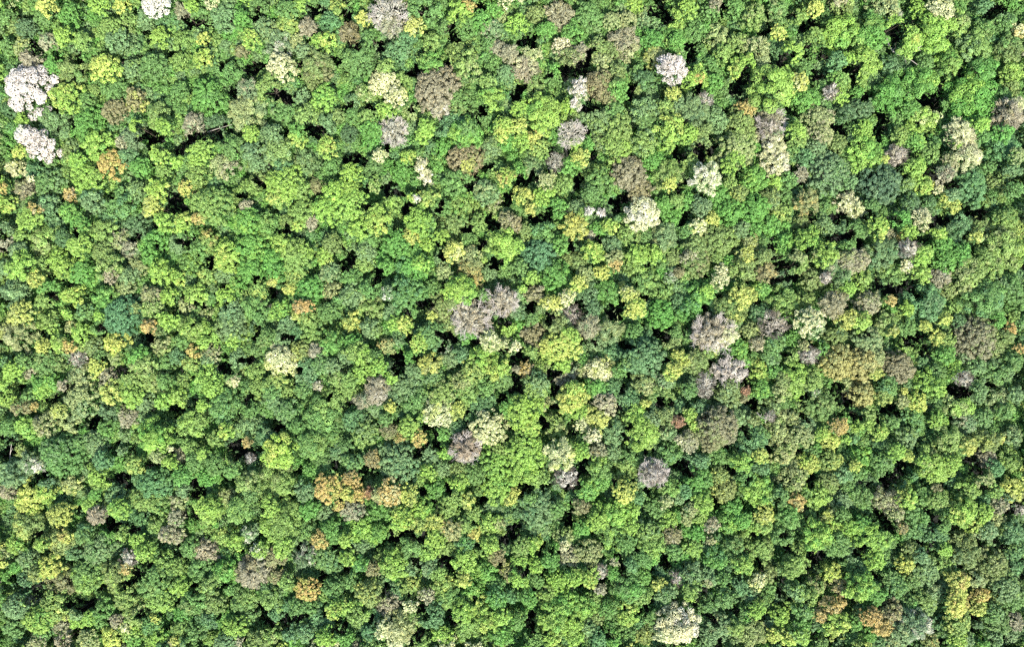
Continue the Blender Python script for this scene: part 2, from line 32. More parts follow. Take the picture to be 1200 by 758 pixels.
(200,598): "300 140 72 U/Y;430 130 52 S/Wc;490 230 52 L/Wc;600 90 116 U/Lc;740 110 72 G/U;620 210 62 L/Uc;580 265 60 N/Kf;740 250 78 D/Wt;820 170 50 A/O;890 120 82 B/G;880 270 98 G/E;190 230 76 P/N;450 345 102 P/Nt;500 330 60 P/Kt;750 445 72 A/Yf;580 370 50 N/O;640 400 50 U;350 180 60 L/U;100 210 60 G;30 150 42 P/K;290 340 76 B/U;150 340 82 G;40 330 60 U;50 430 60 L/U;210 420 60 U/S;120 520 82 G/O;230 520 72 O/U;400 500 78 G/Uc;560 500 76 U/Sc;280 600 72 B;350 660 72 L;430 590 60 G;200 610 60 E/D;60 580 60 B;540 700 82 U/K;470 730 60 O;720 550 82 G;830 610 88 Ec;670 690 60 E;900 560 50 L/Y;860 710 60 L/B;940 690 42 G;740 690 50 S/E;580 580 42 E;900 440 60 G;650 530 42 E;300 740 60 S/D;130 680 60 G;40 660 50 U/G;20 735 42 Y/P;370 730 32 P;20 50 50 P/G;700 720 60 B;330 440 42 G;530 430 36 D/G",
(400,598): "90 120 84 L/Bc;200 130 56 B/L;20 170 42 L;30 270 46 L;100 300 50 B/E;110 200 42 S;330 60 60 L/Y;430 80 72 U/Y;520 70 56 Y/O;610 110 72 K/A;700 80 60 U/G;520 160 60 L;580 210 60 U;390 200 76 G;300 230 50 U;480 230 60 L/G;230 270 72 U;290 310 82 L/U;160 330 50 N/K;150 470 76 O/Y;50 400 60 G;20 540 42 L/Y;90 580 72 U/L;380 330 50 S/E;480 320 60 S/E;540 350 50 U;380 430 72 U/Y;470 480 46 P/K;380 540 38 C/P;260 530 72 P/K;310 460 60 E/S;560 410 72 U/Y;680 290 76 L/U;680 390 46 Y/L;740 130 42 Y/A;820 80 72 L/U;870 80 42 K/U;860 260 50 N/O;930 340 60 N/Y;820 200 60 L;690 190 60 E/B;800 350 82 B/L;740 450 82 B/U;600 480 82 G/U;760 540 72 L/Y;680 560 72 L/U;860 500 60 B/E;500 600 76 E;380 600 72 U/K;320 650 96 K/Ct;230 670 50 C/K;310 720 60 C/K;170 680 76 E/D;200 580 50 E;25 720 50 B;560 700 60 L;700 650 82 U;820 620 72 L/Y;890 700 60 B/G;760 710 60 U/G;440 740 50 U;890 600 50 L;930 480 42 E;860 420 50 G",
(600,598): "400 100 50 B;480 60 60 L;560 120 92 G/L;660 90 50 L;640 180 60 G;760 130 72 U/S;780 210 76 U/L;890 150 60 N/P;870 60 60 L/G;290 150 60 K/U;290 200 32 C/P;130 200 56 L/Y;50 210 60 U/O;320 260 60 P/K;430 240 82 K/O;210 280 60 B/G;130 310 50 L;40 290 50 L;40 380 60 L/B;130 390 50 G;430 380 60 L/Yf;340 390 50 L;250 400 60 L;200 480 72 U/L;90 490 50 B/G;300 520 76 B/L;400 540 82 L/B;460 490 50 U;240 600 102 L/B;330 640 82 L/U;350 700 60 L;220 720 46 L/Y;120 720 60 G;30 620 60 G/B;460 610 60 O/K;660 430 112 G/Bc;660 310 46 E/Gf;560 350 46 B;730 370 60 B/Gf;540 550 60 G/B;650 580 72 L/Y;720 480 60 U;490 340 42 X/D;490 440 38 P/X;570 290 26 P/K;770 590 46 G/O;740 690 76 O/Y;650 690 60 G;820 420 46 Y/U;860 470 60 S/G;920 380 42 Xb;930 640 122 C/Wc;860 690 60 C/Kc;560 720 50 B;480 720 50 E;420 660 50 S/U;780 270 50 B;900 240 50 G;830 520 50 E;550 640 50 G/B;800 640 42 O;740 270 50 G",
(800,598): "30 50 42 K;100 30 60 U/L;165 85 42 P/D;160 170 28 K/P;270 60 82 B/L;340 60 50 B;450 70 72 U/Y;400 100 42 L;80 130 50 B;60 210 60 U/L;190 270 76 B/E;290 200 60 G/O;370 220 32 N;440 220 82 U/O;340 310 56 L/B;50 370 72 S/G;150 370 60 S;150 400 32 K/P;60 460 60 U/L;420 400 48 C/Y;470 360 60 O;230 390 42 G;310 430 60 E;370 460 60 S/E;460 490 60 G/U;250 490 66 G;160 530 72 G/S;590 60 72 G;760 150 92 L/B;840 90 60 L/Y;810 40 42 Y/K;860 190 82 G;640 280 92 U/G;610 330 60 U;560 150 60 G;835 350 56 Y/L;880 430 46 N/A;740 430 62 U/N;840 530 66 A/N e1.4,0;770 590 42 A/N;640 460 60 S/L;610 505 42 L/Y;545 595 62 L;680 560 60 G/S;670 640 50 B;860 640 82 L/Y;330 590 82 G/B;420 560 50 L;390 670 92 O/Kf;300 660 50 U;210 650 82 S/Kf;160 700 60 S;510 700 42 Y/L;590 710 52 Y/L;660 700 60 L/S;740 640 32 D;930 460 32 L;540 650 42 O;480 620 32 D;930 100 50 L;710 30 60 G;600 400 46 G;530 480 42 D;700 480 60 U;920 300 50 G;900 30 42 G;770 740 50 G;870 720 42 D;940 700 42 G",
(1000,598): "110 160 112 L/Gf;50 90 60 B;240 20 50 K/P;130 280 60 L;330 100 76 G/E;280 100 34 N/A;470 150 72 E/G;330 220 50 O/K;300 300 56 Y/U;390 260 46 S/E;410 340 86 S/U;520 300 66 U/O;520 220 42 L;700 80 62 L/Y;510 90 46 G;750 120 60 S/K;620 190 76 O;640 260 76 O/S;800 50 50 K;900 130 66 E;910 230 60 E/U;910 320 50 E;50 430 82 L/B;130 480 66 B/G;240 430 76 G/E;210 380 50 G;390 520 92 U/Sf;470 460 82 S/K;320 520 60 G/B;595 395 62 Y/Ac;590 470 52 Y/Ac;585 535 66 Y/Ac;790 320 98 O/Kf;700 380 60 K/S;870 440 82 S/U;710 475 56 A/Yc;780 495 50 O/Yc;710 550 50 Y/Lc;790 580 60 G/S;220 580 76 N/K;110 600 60 A/N;175 650 66 A/N;350 650 92 S/Wt;270 690 72 S/K;500 630 60 E;590 640 80 U/Yf;440 730 50 O/A;590 720 60 L/Y;820 620 76 G;730 740 36 B;910 620 50 P;880 690 60 S;60 570 50 E;100 690 50 B;20 630 50 B;640 730 42 S;800 700 60 S/G;900 510 60 G;10 250 42 D;40 330 60 E/D;160 740 50 E;700 640 32 D;230 740 60 K/S;410 40 50 G;880 60 32 G;340 390 50 G/O",
}
# dark openings between the crowns: x y r in the same enlargement
GAPS = {
(0,0): "490 400 30;180 240 40;640 320 25;265 575 28;375 680 28;820 740 40;800 180 25;400 310 30;300 300 26",
(200,0): "335 510 40;440 370 45;620 540 40;690 510 30;270 340 30;90 100 40;790 40 35;470 85 30;920 330 25;240 728 30;190 745 30;300 705 22;685 390 20;810 730 40",
(400,0): "20 60 30;400 385 38;590 350 25;210 250 28;90 250 30;150 590 25;780 610 30;460 80 25;620 180 35;760 40 30;20 580 30;380 590 22",
(600,0): "820 70 52;90 220 42;430 300 28;400 375 38;30 500 42;205 410 20;660 490 38;430 590 38;290 395 30;400 720 25;350 395 28",
(800,0): "60 270 42;330 455 50;480 150 32;540 330 42;720 130 38;700 300 36;780 280 32;230 40 20;80 515 30;900 700 35;930 380 30;760 410 30;620 600 32;610 70 25",
(1000,0): "215 180 34;225 230 30;340 130 25;520 460 32;440 560 48;500 510 30;160 640 42;150 720 30;100 520 32;10 400 28;820 40 50;815 430 20;660 130 20;600 400 20;230 240 28",
(0,150): "830 60 45;300 140 20;10 270 20;440 580 25;850 530 30;720 600 25;920 440 25;340 410 20;30 600 28;10 670 25;920 120 20;610 390 20;870 660 20",
(200,150): "90 80 36;150 60 30;30 105 34;210 40 22;30 400 40;820 20 30;40 340 30;70 640 30;100 610 25;480 290 28;520 330 20;630 560 25;400 370 25;640 10 25;210 735 30",
(400,150): "100 170 35;250 330 36;300 355 28;135 330 25;150 440 25;800 210 30;745 260 22;545 440 30;360 440 30;700 560 25;835 530 36;40 710 35;720 320 25;930 360 25;780 640 25;20 170 25;560 710 25;920 410 25;240 100 22;860 740 28",
(600,150): "600 390 36;585 440 26;370 290 32;440 150 28;130 500 32;180 485 26;40 290 28;310 120 20;200 240 20;120 260 25;930 130 36;330 650 28;400 10 30;230 130 25;480 620 20;550 260 18;210 470 20;920 340 20",
(800,150): "170 90 35;110 140 35;570 80 20;300 240 26;40 280 20;640 210 20;690 310 20;880 490 42;920 600 30;840 620 30;540 740 26;500 670 26;20 500 30;730 490 20;690 690 24;120 370 20",
(1000,150): "160 15 32;550 310 32;640 450 36;700 460 32;745 475 26;500 510 42;430 220 24;330 140 24;220 510 22;410 620 28;90 480 24;910 280 20;40 630 20;280 265 20;370 580 20",
(0,300): "290 110 24;300 220 26;370 150 24;30 265 30;590 400 32;800 440 34;410 290 20;670 640 30;580 580 20;90 740 24;390 720 20;560 700 15;240 430 20",
(200,300): "140 270 20;550 200 26;470 430 34;410 580 28;290 630 30;640 450 24;680 640 34;260 170 25;300 270 20;470 130 20;120 670 20;280 560 20;850 450 15;10 300 20",
(400,300): "200 110 36;30 50 32;310 610 42;370 440 34;470 270 36;370 330 25;740 240 24;600 450 30;420 580 24;850 60 20;900 370 28;900 530 20;740 480 25;560 510 25;300 560 30;560 440 25",
(600,300): "550 310 34;600 320 26;380 280 36;210 350 25;830 430 40;880 380 26;40 570 38;230 650 30;110 290 28;640 500 25;740 230 24;460 480 16;870 590 24;30 700 35;240 740 24",
(800,300): "140 300 26;420 250 26;560 50 40;600 120 34;510 140 28;720 500 26;690 450 22;360 640 26;170 590 20;350 700 20;860 745 26;330 160 20;570 550 20;670 590 20;210 220 15;560 380 24;350 460 15",
(1000,300): "330 180 42;260 200 28;210 190 32;150 150 26;430 520 30;340 490 30;60 425 18;400 440 28;600 740 30;770 710 28;910 680 28;190 560 18;540 740 20;840 400 18;760 360 15",
(0,450): "500 215 30;460 215 22;270 100 32;20 380 48;610 360 30;670 540 40;620 530 26;200 520 34;840 450 32;590 120 20;700 370 22;500 590 15;400 710 20;10 330 25",
(200,450): "110 120 26;340 370 44;400 370 28;480 370 26;430 85 28;580 240 30;130 600 44;300 540 30;880 75 20;700 490 24;500 680 30;30 140 24;900 470 25",
(400,450): "500 250 34;430 370 34;520 350 24;770 660 30;590 590 24;440 610 20;140 490 34;890 80 24;20 120 24;930 240 20;480 540 18;620 430 20;680 170 18;520 325 20",
(600,450): "60 590 42;370 500 42;320 570 38;400 440 24;180 220 30;840 100 38;940 470 28;760 600 24;630 290 20;650 230 18;770 380 20;240 50 24;340 280 18;20 30 30;330 680 15;240 130 24;180 570 24;620 30 20",
(800,450): "20 470 35;890 60 42;930 110 28;400 110 24;350 260 28;260 350 24;690 70 24;200 660 34;730 540 30;280 490 24;360 530 20;690 190 20;490 370 20;600 240 14;510 640 20;350 680 20;120 190 18;680 380 14",
(1000,450): "220 150 36;280 500 42;320 460 30;200 550 30;640 440 34;690 470 28;610 40 38;560 50 24;410 140 24;550 200 15;530 540 24;710 450 24;30 180 24;860 700 34;440 720 24;120 580 20;720 570 18;180 740 24;650 490 24",
(0,598): "210 440 38;90 390 32;200 140 26;160 180 20;770 350 36;710 400 30;820 310 28;600 100 34;720 110 24;540 450 24;490 530 34;400 520 28;800 570 24;380 290 20;50 600 24;170 680 24;370 720 20;590 610 14;430 660 14;150 430 24;930 650 20;390 20 20",
(200,598): "540 620 42;620 610 28;810 410 26;100 30 34;20 230 26;710 600 34;270 440 20;360 230 24;120 440 20;700 210 18;500 580 26;910 210 18;620 660 22;920 650 20;850 570 24;260 600 14;190 160 10;600 310 18",
(400,598): "450 150 26;380 130 30;270 160 28;420 300 28;580 290 34;765 210 24;930 160 40;600 620 30;450 550 36;240 450 24;400 740 20;440 680 26;880 310 18;20 340 24;125 350 15;160 610 20;830 650 20;740 490 18;680 410 14;740 70 15;10 660 24;370 480 14",
(600,598): "10 130 34;860 300 38;60 330 28;180 350 20;100 640 38;510 390 22;620 330 24;350 430 24;40 440 22;160 230 28;310 60 22;740 560 24;550 700 24;790 330 20;900 500 24;600 270 18;220 230 14;710 590 20",
(800,598): "560 120 26;400 145 20;740 270 36;430 310 30;120 460 28;80 500 24;300 540 28;260 550 24;540 400 24;270 430 20;840 700 34;160 600 28;60 530 26;700 330 20;680 490 15;570 480 28;590 210 20;320 370 18;930 510 20;210 740 24;740 700 24",
(1000,598): "200 90 36;30 230 34;430 210 32;450 50 38;760 210 24;840 200 32;650 470 24;700 610 20;490 720 30;870 740 24;560 110 24;140 370 24;290 600 18;590 320 20;730 700 28;930 380 20;160 20 24;640 350 20",
}

# ------------------------------------------------------------------ trees everyone can point to: place in the photograph, short name, full label
MARKS = [
(32,101,"the round white tree","round white-blossomed tree, the bigger of the two white ones by the left edge"),
(40,167,"the long white tree","long white-blossomed tree just below the round white one by the left edge"),
(180,5,"the white tree at the top edge","white-blossomed tree cut off by the top edge, nearest the top left corner"),
(455,16,"the bare tree at the top edge","pinkish bare tree with branching pale limbs at the top edge"),
(790,79,"the snow-white tree","snow-white spiky tree near the top, on its own among green ones"),
(678,107,"the narrow white tree","narrow upright white tree beside the square olive-brown tree"),
(670,155,"the white-twigged bare tree","bare tree with upright white twigs between green crowns"),
(702,98,"the square brown tree","square olive-brown tree beside the narrow white tree"),
(513,103,"the hazy grey-brown tree","wide hazy grey-brown tree with fine twigs, largest of its colour near the top edge"),
(447,95,"the cream-puffed tree","cream-puffed tree with round clumps and green skirt around it"),
(545,185,"the round brown-green tree","round smooth brown-green tree with a yellowish lower edge"),
(496,201,"the ragged cream tree","ragged narrow cream tree leaning between green crowns"),
(738,201,"the withered brown tree","withered brown tree directly above the cream tree with a green bulge"),
(754,249,"the cream tree with green bulge","cream clumped tree with a round green bulge on its side"),
(910,186,"the ivory tree","ivory heart-shaped tree with fine bright clumps"),
(830,207,"the small ivory tree","small pale ivory tree beside the vivid green band of trees"),
(975,203,"the sage-green dome","broad sage-green domed tree, finely leaved and pale"),
(1034,213,"the dark grey-green tree","broad dark grey-green tree, nearly black against its neighbours"),
(1135,180,"the tan-cream tree","tan-cream twiggy tree beside the finely leaved blue-green tree"),
(1186,135,"the pink-brown tree","pink-brown twiggy tree at the right edge near the top"),
(1152,126,"the great lobed tree","great fresh green lobed tree, like a cauliflower with rounded lobes"),
(674,265,"the golden feathery tree","golden feathery tree above the blue-green smooth tree"),
(632,297,"the blue-green smooth tree","blue-green smooth domed tree below left of the golden feathery tree"),
(590,353,"the lilac twiggy tree","pale lilac twiggy tree, upper right half of a bare pair"),
(552,372,"the pinkish-white twiggy tree","pinkish-white twiggy tree, lower left half of a bare pair"),
(538,340,"the bright green rounded tree","bright green rounded tree tucked under a brown and orange tree"),
(658,405,"the yellow-crested tree","broad green tree with a yellow crest below the bare grey twigs"),
(703,434,"the butter-yellow tree","butter-yellow clumped tree below the thin grey trees"),
(746,361,"the lemon tree","lemon-yellow tree in the middle, beside the vivid green one"),
(775,369,"the vivid green tree","vivid green domed tree beside the lemon-yellow one"),
(836,391,"the pink-white bushy tree","pink-white bushy twiggy tree, broad, above the silvery bare one"),
(857,435,"the silvery bare tree","silvery bare tree, wide and low, over a black gap"),
(952,378,"the pale mint tree","pale mint-cream round tree over a dark gap"),
(1148,396,"the wide brown-grey tree","wide olive-grey brown tree, the largest crown of its colour at right"),
(986,424,"the yellowish olive tree","large yellowish olive tree, first of the joined khaki crowns"),
(573,502,"the pale round dome","pale round khaki-cream dome with finely speckled leaves"),
(514,484,"the pale yellow tree","pale yellow clumped tree just above left of the pale round dome"),
(546,525,"the purplish bare tree","purplish bare twiggy tree below the pale round dome"),
(323,524,"the bright lime tree","bright lime tree, the most glaring yellow-green crown, beside a small black gap"),
(384,573,"the orange-yellow tree","orange-yellow tree, the widest of the orange row"),
(455,579,"the apricot tree","apricot tree at the end of the orange row"),
(657,534,"the straw-yellow tree","straw-yellow feathery tree beside a long black gap"),
(767,554,"the starry bare tree","starry bare tree with white limbs spreading from one point"),
(733,577,"the mustard tree","mustard-yellow wedge-shaped tree with smooth outline"),
(851,574,"the mossy gold tree","mossy gold rounded tree below another of its colour"),
(985,500,"the rust-orange tree","rust-orange round tree above the bright yellow ones"),
(1123,711,"the golden tree","golden tree, lowest of a column of three golden crowns"),
(798,733,"the big cream tree","big cream clumped tree cut by the bottom edge"),
(467,735,"the beige tree","beige feathery tree by the bottom edge with dark gaps beside it"),
(21,393,"the cream-flecked tree","cream-flecked ragged tree at the left edge, lower of two"),
(140,370,"the smooth dark tree","smooth blue-green domed tree, evenly dark, among yellowish ones"),
(327,424,"the primrose tree","primrose-cream clumped tree below the flat amber one"),
(354,359,"the flat amber tree","flat oblong amber tree above a yellow-green strip"),
(70,534,"the broad fine-leaved tree","broad fine-leaved mid-green tree beside the small white-tipped one"),
(295,671,"the pinkish brown tree","pinkish brown twiggy tree, wide, near the bottom"),
(358,692,"the amber tree","amber-gold round tree near the bottom beside a black gap"),
(110,604,"the small pink tree","small pink tree standing over a dark gap"),
(290,131,"the silvery starburst tree","silvery khaki starburst tree with feathery rays"),
(329,78,"the peach-cream tree","peach-cream finely leaved tree beside a dark gap"),
(129,192,"the orange-flecked tree","orange-flecked yellow tree below a lime-green one"),
(1074,735,"the whitish feathery tree","whitish feathery tree by the bottom edge, right part of the photo"),
(1166,665,"the khaki olive tree","large khaki-olive smooth tree right of the golden column"),
(845,501,"the mole-brown tree","mole-brown round tree above a blue-green one"),
(1052,430,"the purple-brown tree","purple-brown smooth tree right of the khaki crowns"),
]

# ------------------------------------------------------------------ base colours (linear albedo); dark green D has some crown shade painted in
COL = dict(
 G=(.116,.238,.066), B=(.118,.300,.058), L=(.272,.435,.075), U=(.222,.330,.080), O=(.195,.245,.082), Q=(.350,.325,.120), H=(.240,.228,.135),
 K=(.305,.335,.145), S=(.165,.258,.125), E=(.090,.212,.098), D=(.058,.125,.070), Y=(.430,.470,.115),
 C=(.510,.520,.285), W=(.570,.525,.455), A=(.440,.325,.115), N=(.240,.205,.110), R=(.255,.135,.085),
 P=(.330,.290,.205), X=(.430,.390,.330))

SC = 0.25                    # metres for one photograph pixel at canopy height
ZREF = 17.0
CAM_H = ZREF + 214.0
K_ = 200.0/948.0             # enlargement -> photograph pixels

def ground_xy(px, py, z):
    f = (CAM_H - z)/(CAM_H - ZREF)*SC
    return (px-600.0)*f, (379.0-py)*f

def parse():
    out = []
    for (x0, y0), s in CROWNS.items():
        for e in s.split(';'):
            t = e.split()
            x, y, r, code = float(t[0]), float(t[1]), float(t[2]), t[3]
            asp, ang = 1.0, 0.0
            if len(t) > 4:
                a, b = t[4][1:].split(','); asp, ang = float(a), math.radians(float(b))
            tex = 'l'
            if code[-1].islower(): tex, code = code[-1], code[:-1]
            cols = code.split('/')
            out.append(dict(px=x0+x*K_, py=y0+y*K_, r=r*K_, main=cols[0], sec=(cols[1] if len(cols) > 1 else None), tex=tex, asp=asp, ang=ang))
    return out

rng = np.random.default_rng(20240)
T = parse()
keep = []                                             # the fields overlap a little: drop twins
for t in T:
    if any(abs(t['px']-k['px']) < 3.5 and abs(t['py']-k['py']) < 3.5 and min(t['r'], k['r'])/max(t['r'], k['r']) > .8 for k in keep): continue
    keep.append(t)
T = keep
N_ANNOT = len(T)

for i, t in enumerate(T): t['mark'] = None
for mx, my, short, full in MARKS:
    best = min((t for t in T if t['mark'] is None and t['r'] > 9), key=lambda t: math.hypot(t['px']-mx, t['py']-my) - .25*t['r'])
    best['mark'] = (short, full)
inner = [t for t in T if -2 < t['px'] < 1202 and -2 < t['py'] < 760]
order = sorted(inner, key=lambda t: -(t['r']*t['asp']**.5 + (1000 if t['mark'] else 0)))
MAIN = order[:300]
for t in T: t['is_main'] = False
for t in MAIN: t['is_main'] = True

# forest that goes on beyond the frame, so that a step to the side still shows trees
def margin_trees():
    out = []; cell = 19.0; M = 130
    codes = ['G','G','G','B','B','L','L','U','U','O','S','S','E','K','D','Y','P','C']
    y = -M
    while y < 758+M:
        x = -M
        while x < 1200+M:
            px, py = x+rng.uniform(-5, 5), y+rng.uniform(-5, 5)
            if px < -6 or px > 1206 or py < -6 or py > 764:
                a, b = codes[rng.integers(len(codes))], codes[rng.integers(11)]
                out.append(dict(px=px, py=py, r=rng.uniform(9, 19), main=a, sec=b, tex='lllcf'[rng.integers(5)], asp=1, ang=0, is_main=False, mark=None))
            x += cell
        y += cell
    return out
T += margin_trees()

# ------------------------------------------------------------------ heights: broad crowns first, a small crown inside a broad one rises just above it
T.sort(key=lambda t: -t['r'])
def lf(x, y): return .7*math.sin(x*.052+y*.031+2)*math.cos(y*.057-x*.02) + math.sin(x*.013+1.3)*math.cos(y*.017+.4) + .6*math.sin(x*.031-y*.024)
for i, t in enumerate(T):
    R = t['r']*SC*1.06
    h = 14.6 + .42*R + rng.uniform(-1.7, 1.7) + 1.3*lf(t['px'], t['py'])
    if t['main'] in 'WCYAXRL' or t['tex'] == 'b': h += 1.2
    if t['mark']: h += 1.0
    if t['main'] == 'D': h -= 1.2
    if t['main'] == 'E' and t['tex'] != 'f': h -= .8
    for u in T[:i]:
        if abs(u['px']-t['px']) < u['r'] and abs(u['py']-t['py']) < u['r']:
            d = math.hypot(u['px']-t['px'], u['py']-t['py'])/u['r']
            if d < .85:
                top = u['h'] - .60*u['r']*SC*d**2.4
                h = max(h, top + (.5 if t['main'] != 'D' else -.3))
    if t['mark'] or t['main'] in 'WY':
        for u in T[:i]:
            if math.hypot(u['px']-t['px'], u['py']-t['py']) < (u['r']+t['r'])*.9: h = max(h, u['h']-(.3 if t['mark'] else 1.0))
    t['h'] = h
    t['x'], t['y'] = ground_xy(t['px'], t['py'], h-.3*R)
    t['R'] = R

# younger trees under the canopy wherever no tall crown covers the ground
ax = np.array([t['px'] for t in T]); ay = np.array([t['py'] for t in T]); ar = np.array([t['r'] for t in T])
gpx = np.array([x0+float(e.split()[0])*K_ for (x0, y0), s in GAPS.items() for e in s.split(';')])
gpy = np.array([y0+float(e.split()[1])*K_ for (x0, y0), s in GAPS.items() for e in s.split(';')])
gpr = np.array([float(e.split()[2])*K_ for (x0, y0), s in GAPS.items() for e in s.split(';')])
fill = []
for py in np.arange(-60, 818, 9.0):
    for px in np.arange(-60, 1260, 9.0):
        qx, qy = px+rng.uniform(-3, 3), py+rng.uniform(-3, 3)
        if (((ax-qx)**2+(ay-qy)**2) < (ar*.86)**2).any(): continue
        if (((gpx-qx)**2+(gpy-qy)**2) < (gpr+1.5)**2).any(): continue
        k = int(np.argmin((ax-qx)**2+(ay-qy)**2-ar**2))
        m_ = T[k]['main'] if T[k]['main'] in 'GBSE' and rng.random() < .5 else 'GBGSEU'[rng.integers(6)]
        fill.append(dict(px=qx, py=qy, r=rng.uniform(7, 10.5), main=m_, sec='UGB'[rng.integers(3)], tex='l', asp=1, ang=0, is_main=False, mark=None, filler=True))
for t in fill:
    t['h'] = rng.uniform(10.5, 13.2); R = t['r']*SC; t['R'] = R
    t['x'], t['y'] = ground_xy(t['px'], t['py'], t['h']-.3*R)
T += fill
gx, gy, gr = [], [], []
for (x0, y0), s in GAPS.items():
    for e in s.split(';'):
        a, b, c = map(float, e.split())
        X, Y = ground_xy(x0+a*K_, y0+b*K_, 15.0)
        gx.append(X); gy.append(Y); gr.append(c*K_*SC*1.15)
gx, gy, gr = np.array(gx), np.array(gy), np.array(gr)
gph = rng.uniform(0, 6.28, (len(gx), 3))

def in_gap(p, grow=1.0):
    m = np.zeros(len(p), bool)
    lo, hi = p[:, :2].min(0)-9, p[:, :2].max(0)+9
    for k in np.nonzero((gx > lo[0]) & (gx < hi[0]) & (gy > lo[1]) & (gy < hi[1]))[0]:
        dx, dy = p[:, 0]-gx[k], p[:, 1]-gy[k]
        th = np.arctan2(dy, dx)
        rr = gr[k]*grow*(1+.36*np.sin(2*th+gph[k, 0])+.22*np.sin(3*th+gph[k, 1])+.12*np.sin(7*th+gph[k, 2]))
        m |= (dx*dx+dy*dy < rr*rr)
    return m

# ------------------------------------------------------------------ mesh helpers
def new_mesh(name, verts, quads, cols=None, mat=None, smooth=False):
    me = bpy.data.meshes.new(name)
    nv, nf = len(verts), len(quads)
    me.vertices.add(nv); me.vertices.foreach_set('co', verts.astype(np.float32).ravel())
    me.loops.add(nf*4); me.loops.foreach_set('vertex_index', quads.astype(np.int32).ravel())
    me.polygons.add(nf); me.polygons.foreach_set('loop_start', np.arange(0, nf*4, 4, dtype=np.int32))
    if cols is not None:
        at = me.color_attributes.new('Col', 'FLOAT_COLOR', 'POINT')
        c = np.ones((nv, 4), np.float32); c[:, :3] = cols
        at.data.foreach_set('color', c.ravel())
    me.update(calc_edges=True)
    me.polygons.foreach_set('use_smooth', np.full(nf, smooth))
    if mat: me.materials.append(mat)
    return me

def unit(v): return v/np.maximum(np.linalg.norm(v, axis=1, keepdims=True), 1e-9)

def leaf_quads(c, n, size, col, aspect=1.5, axis=None):
    """one folded leaf clump per centre: four corners of a bent rhombus"""
    m = len(c)
    n = unit(n)
    a = rng.normal(size=(m, 3)) if axis is None else axis
    u = unit(a - n*np.sum(a*n, 1, keepdims=True))
    v = np.cross(n, u)
    su = (size*aspect**.5)[:, None]; sv = (size/aspect**.5)[:, None]
    off = rng.uniform(-.25, .25, (m, 1))*su
    P = np.empty((m, 4, 3))
    P[:, 0] = c - u*su*.62; P[:, 1] = c + v*sv*.5 + u*off - n*sv*.12
    P[:, 2] = c + u*su*.62; P[:, 3] = c - v*sv*.5 + u*off*.6 - n*sv*.12
    C = np.repeat(col[:, None, :], 4, 1)
    return P.reshape(-1, 3), C.reshape(-1, 3)

def tube(path, radii, sides=5):
    P = [tuple(map(float, p)) for p in path]; k = len(P); V = []; Q = []
    cs = [(math.cos(2*math.pi*s/sides), math.sin(2*math.pi*s/sides)) for s in range(sides)]
    for i in range(k):
        p, q = P[min(i+1, k-1)], P[max(i-1, 0)]
        dx, dy, dz = p[0]-q[0], p[1]-q[1], p[2]-q[2]; l = math.sqrt(dx*dx+dy*dy+dz*dz)+1e-9; dx /= l; dy /= l; dz /= l
        if abs(dz) < .9: ax_, ay_, az_ = dy, -dx, 0.
        else: ax_, ay_, az_ = 0., dz, -dy
        l = math.sqrt(ax_*ax_+ay_*ay_+az_*az_)+1e-9; ax_ /= l; ay_ /= l; az_ /= l
        bx_, by_, bz_ = dy*az_-dz*ay_, dz*ax_-dx*az_, dx*ay_-dy*ax_
        o, r = P[i], radii[i]
        for c, n in cs: V.append((o[0]+r*(c*ax_+n*bx_), o[1]+r*(c*ay_+n*by_), o[2]+r*(c*az_+n*bz_)))
    for i in range(k-1):
        for s in range(sides):
            Q.append((i*sides+s, i*sides+(s+1) % sides, (i+1)*sides+(s+1) % sides, (i+1)*sides+s))
    return np.array(V), np.array(Q)

def join(parts):
    V = []; Q = []; o = 0
    for v, q in parts:
        V.append(v); Q.append(q+o); o += len(v)
    return np.concatenate(V), np.concatenate(Q)

# ------------------------------------------------------------------ one crown (local coordinates: origin at the foot of the trunk)
def outline(t):
    return rng.uniform(0, 6.28, 4)
def rad(ph, th):
    return 1 + .10*np.sin(2*th+ph[0]) + .09*np.sin(3*th+ph[1]) + .06*np.sin(5*th+ph[2]) + .04*np.sin(9*th+ph[3])

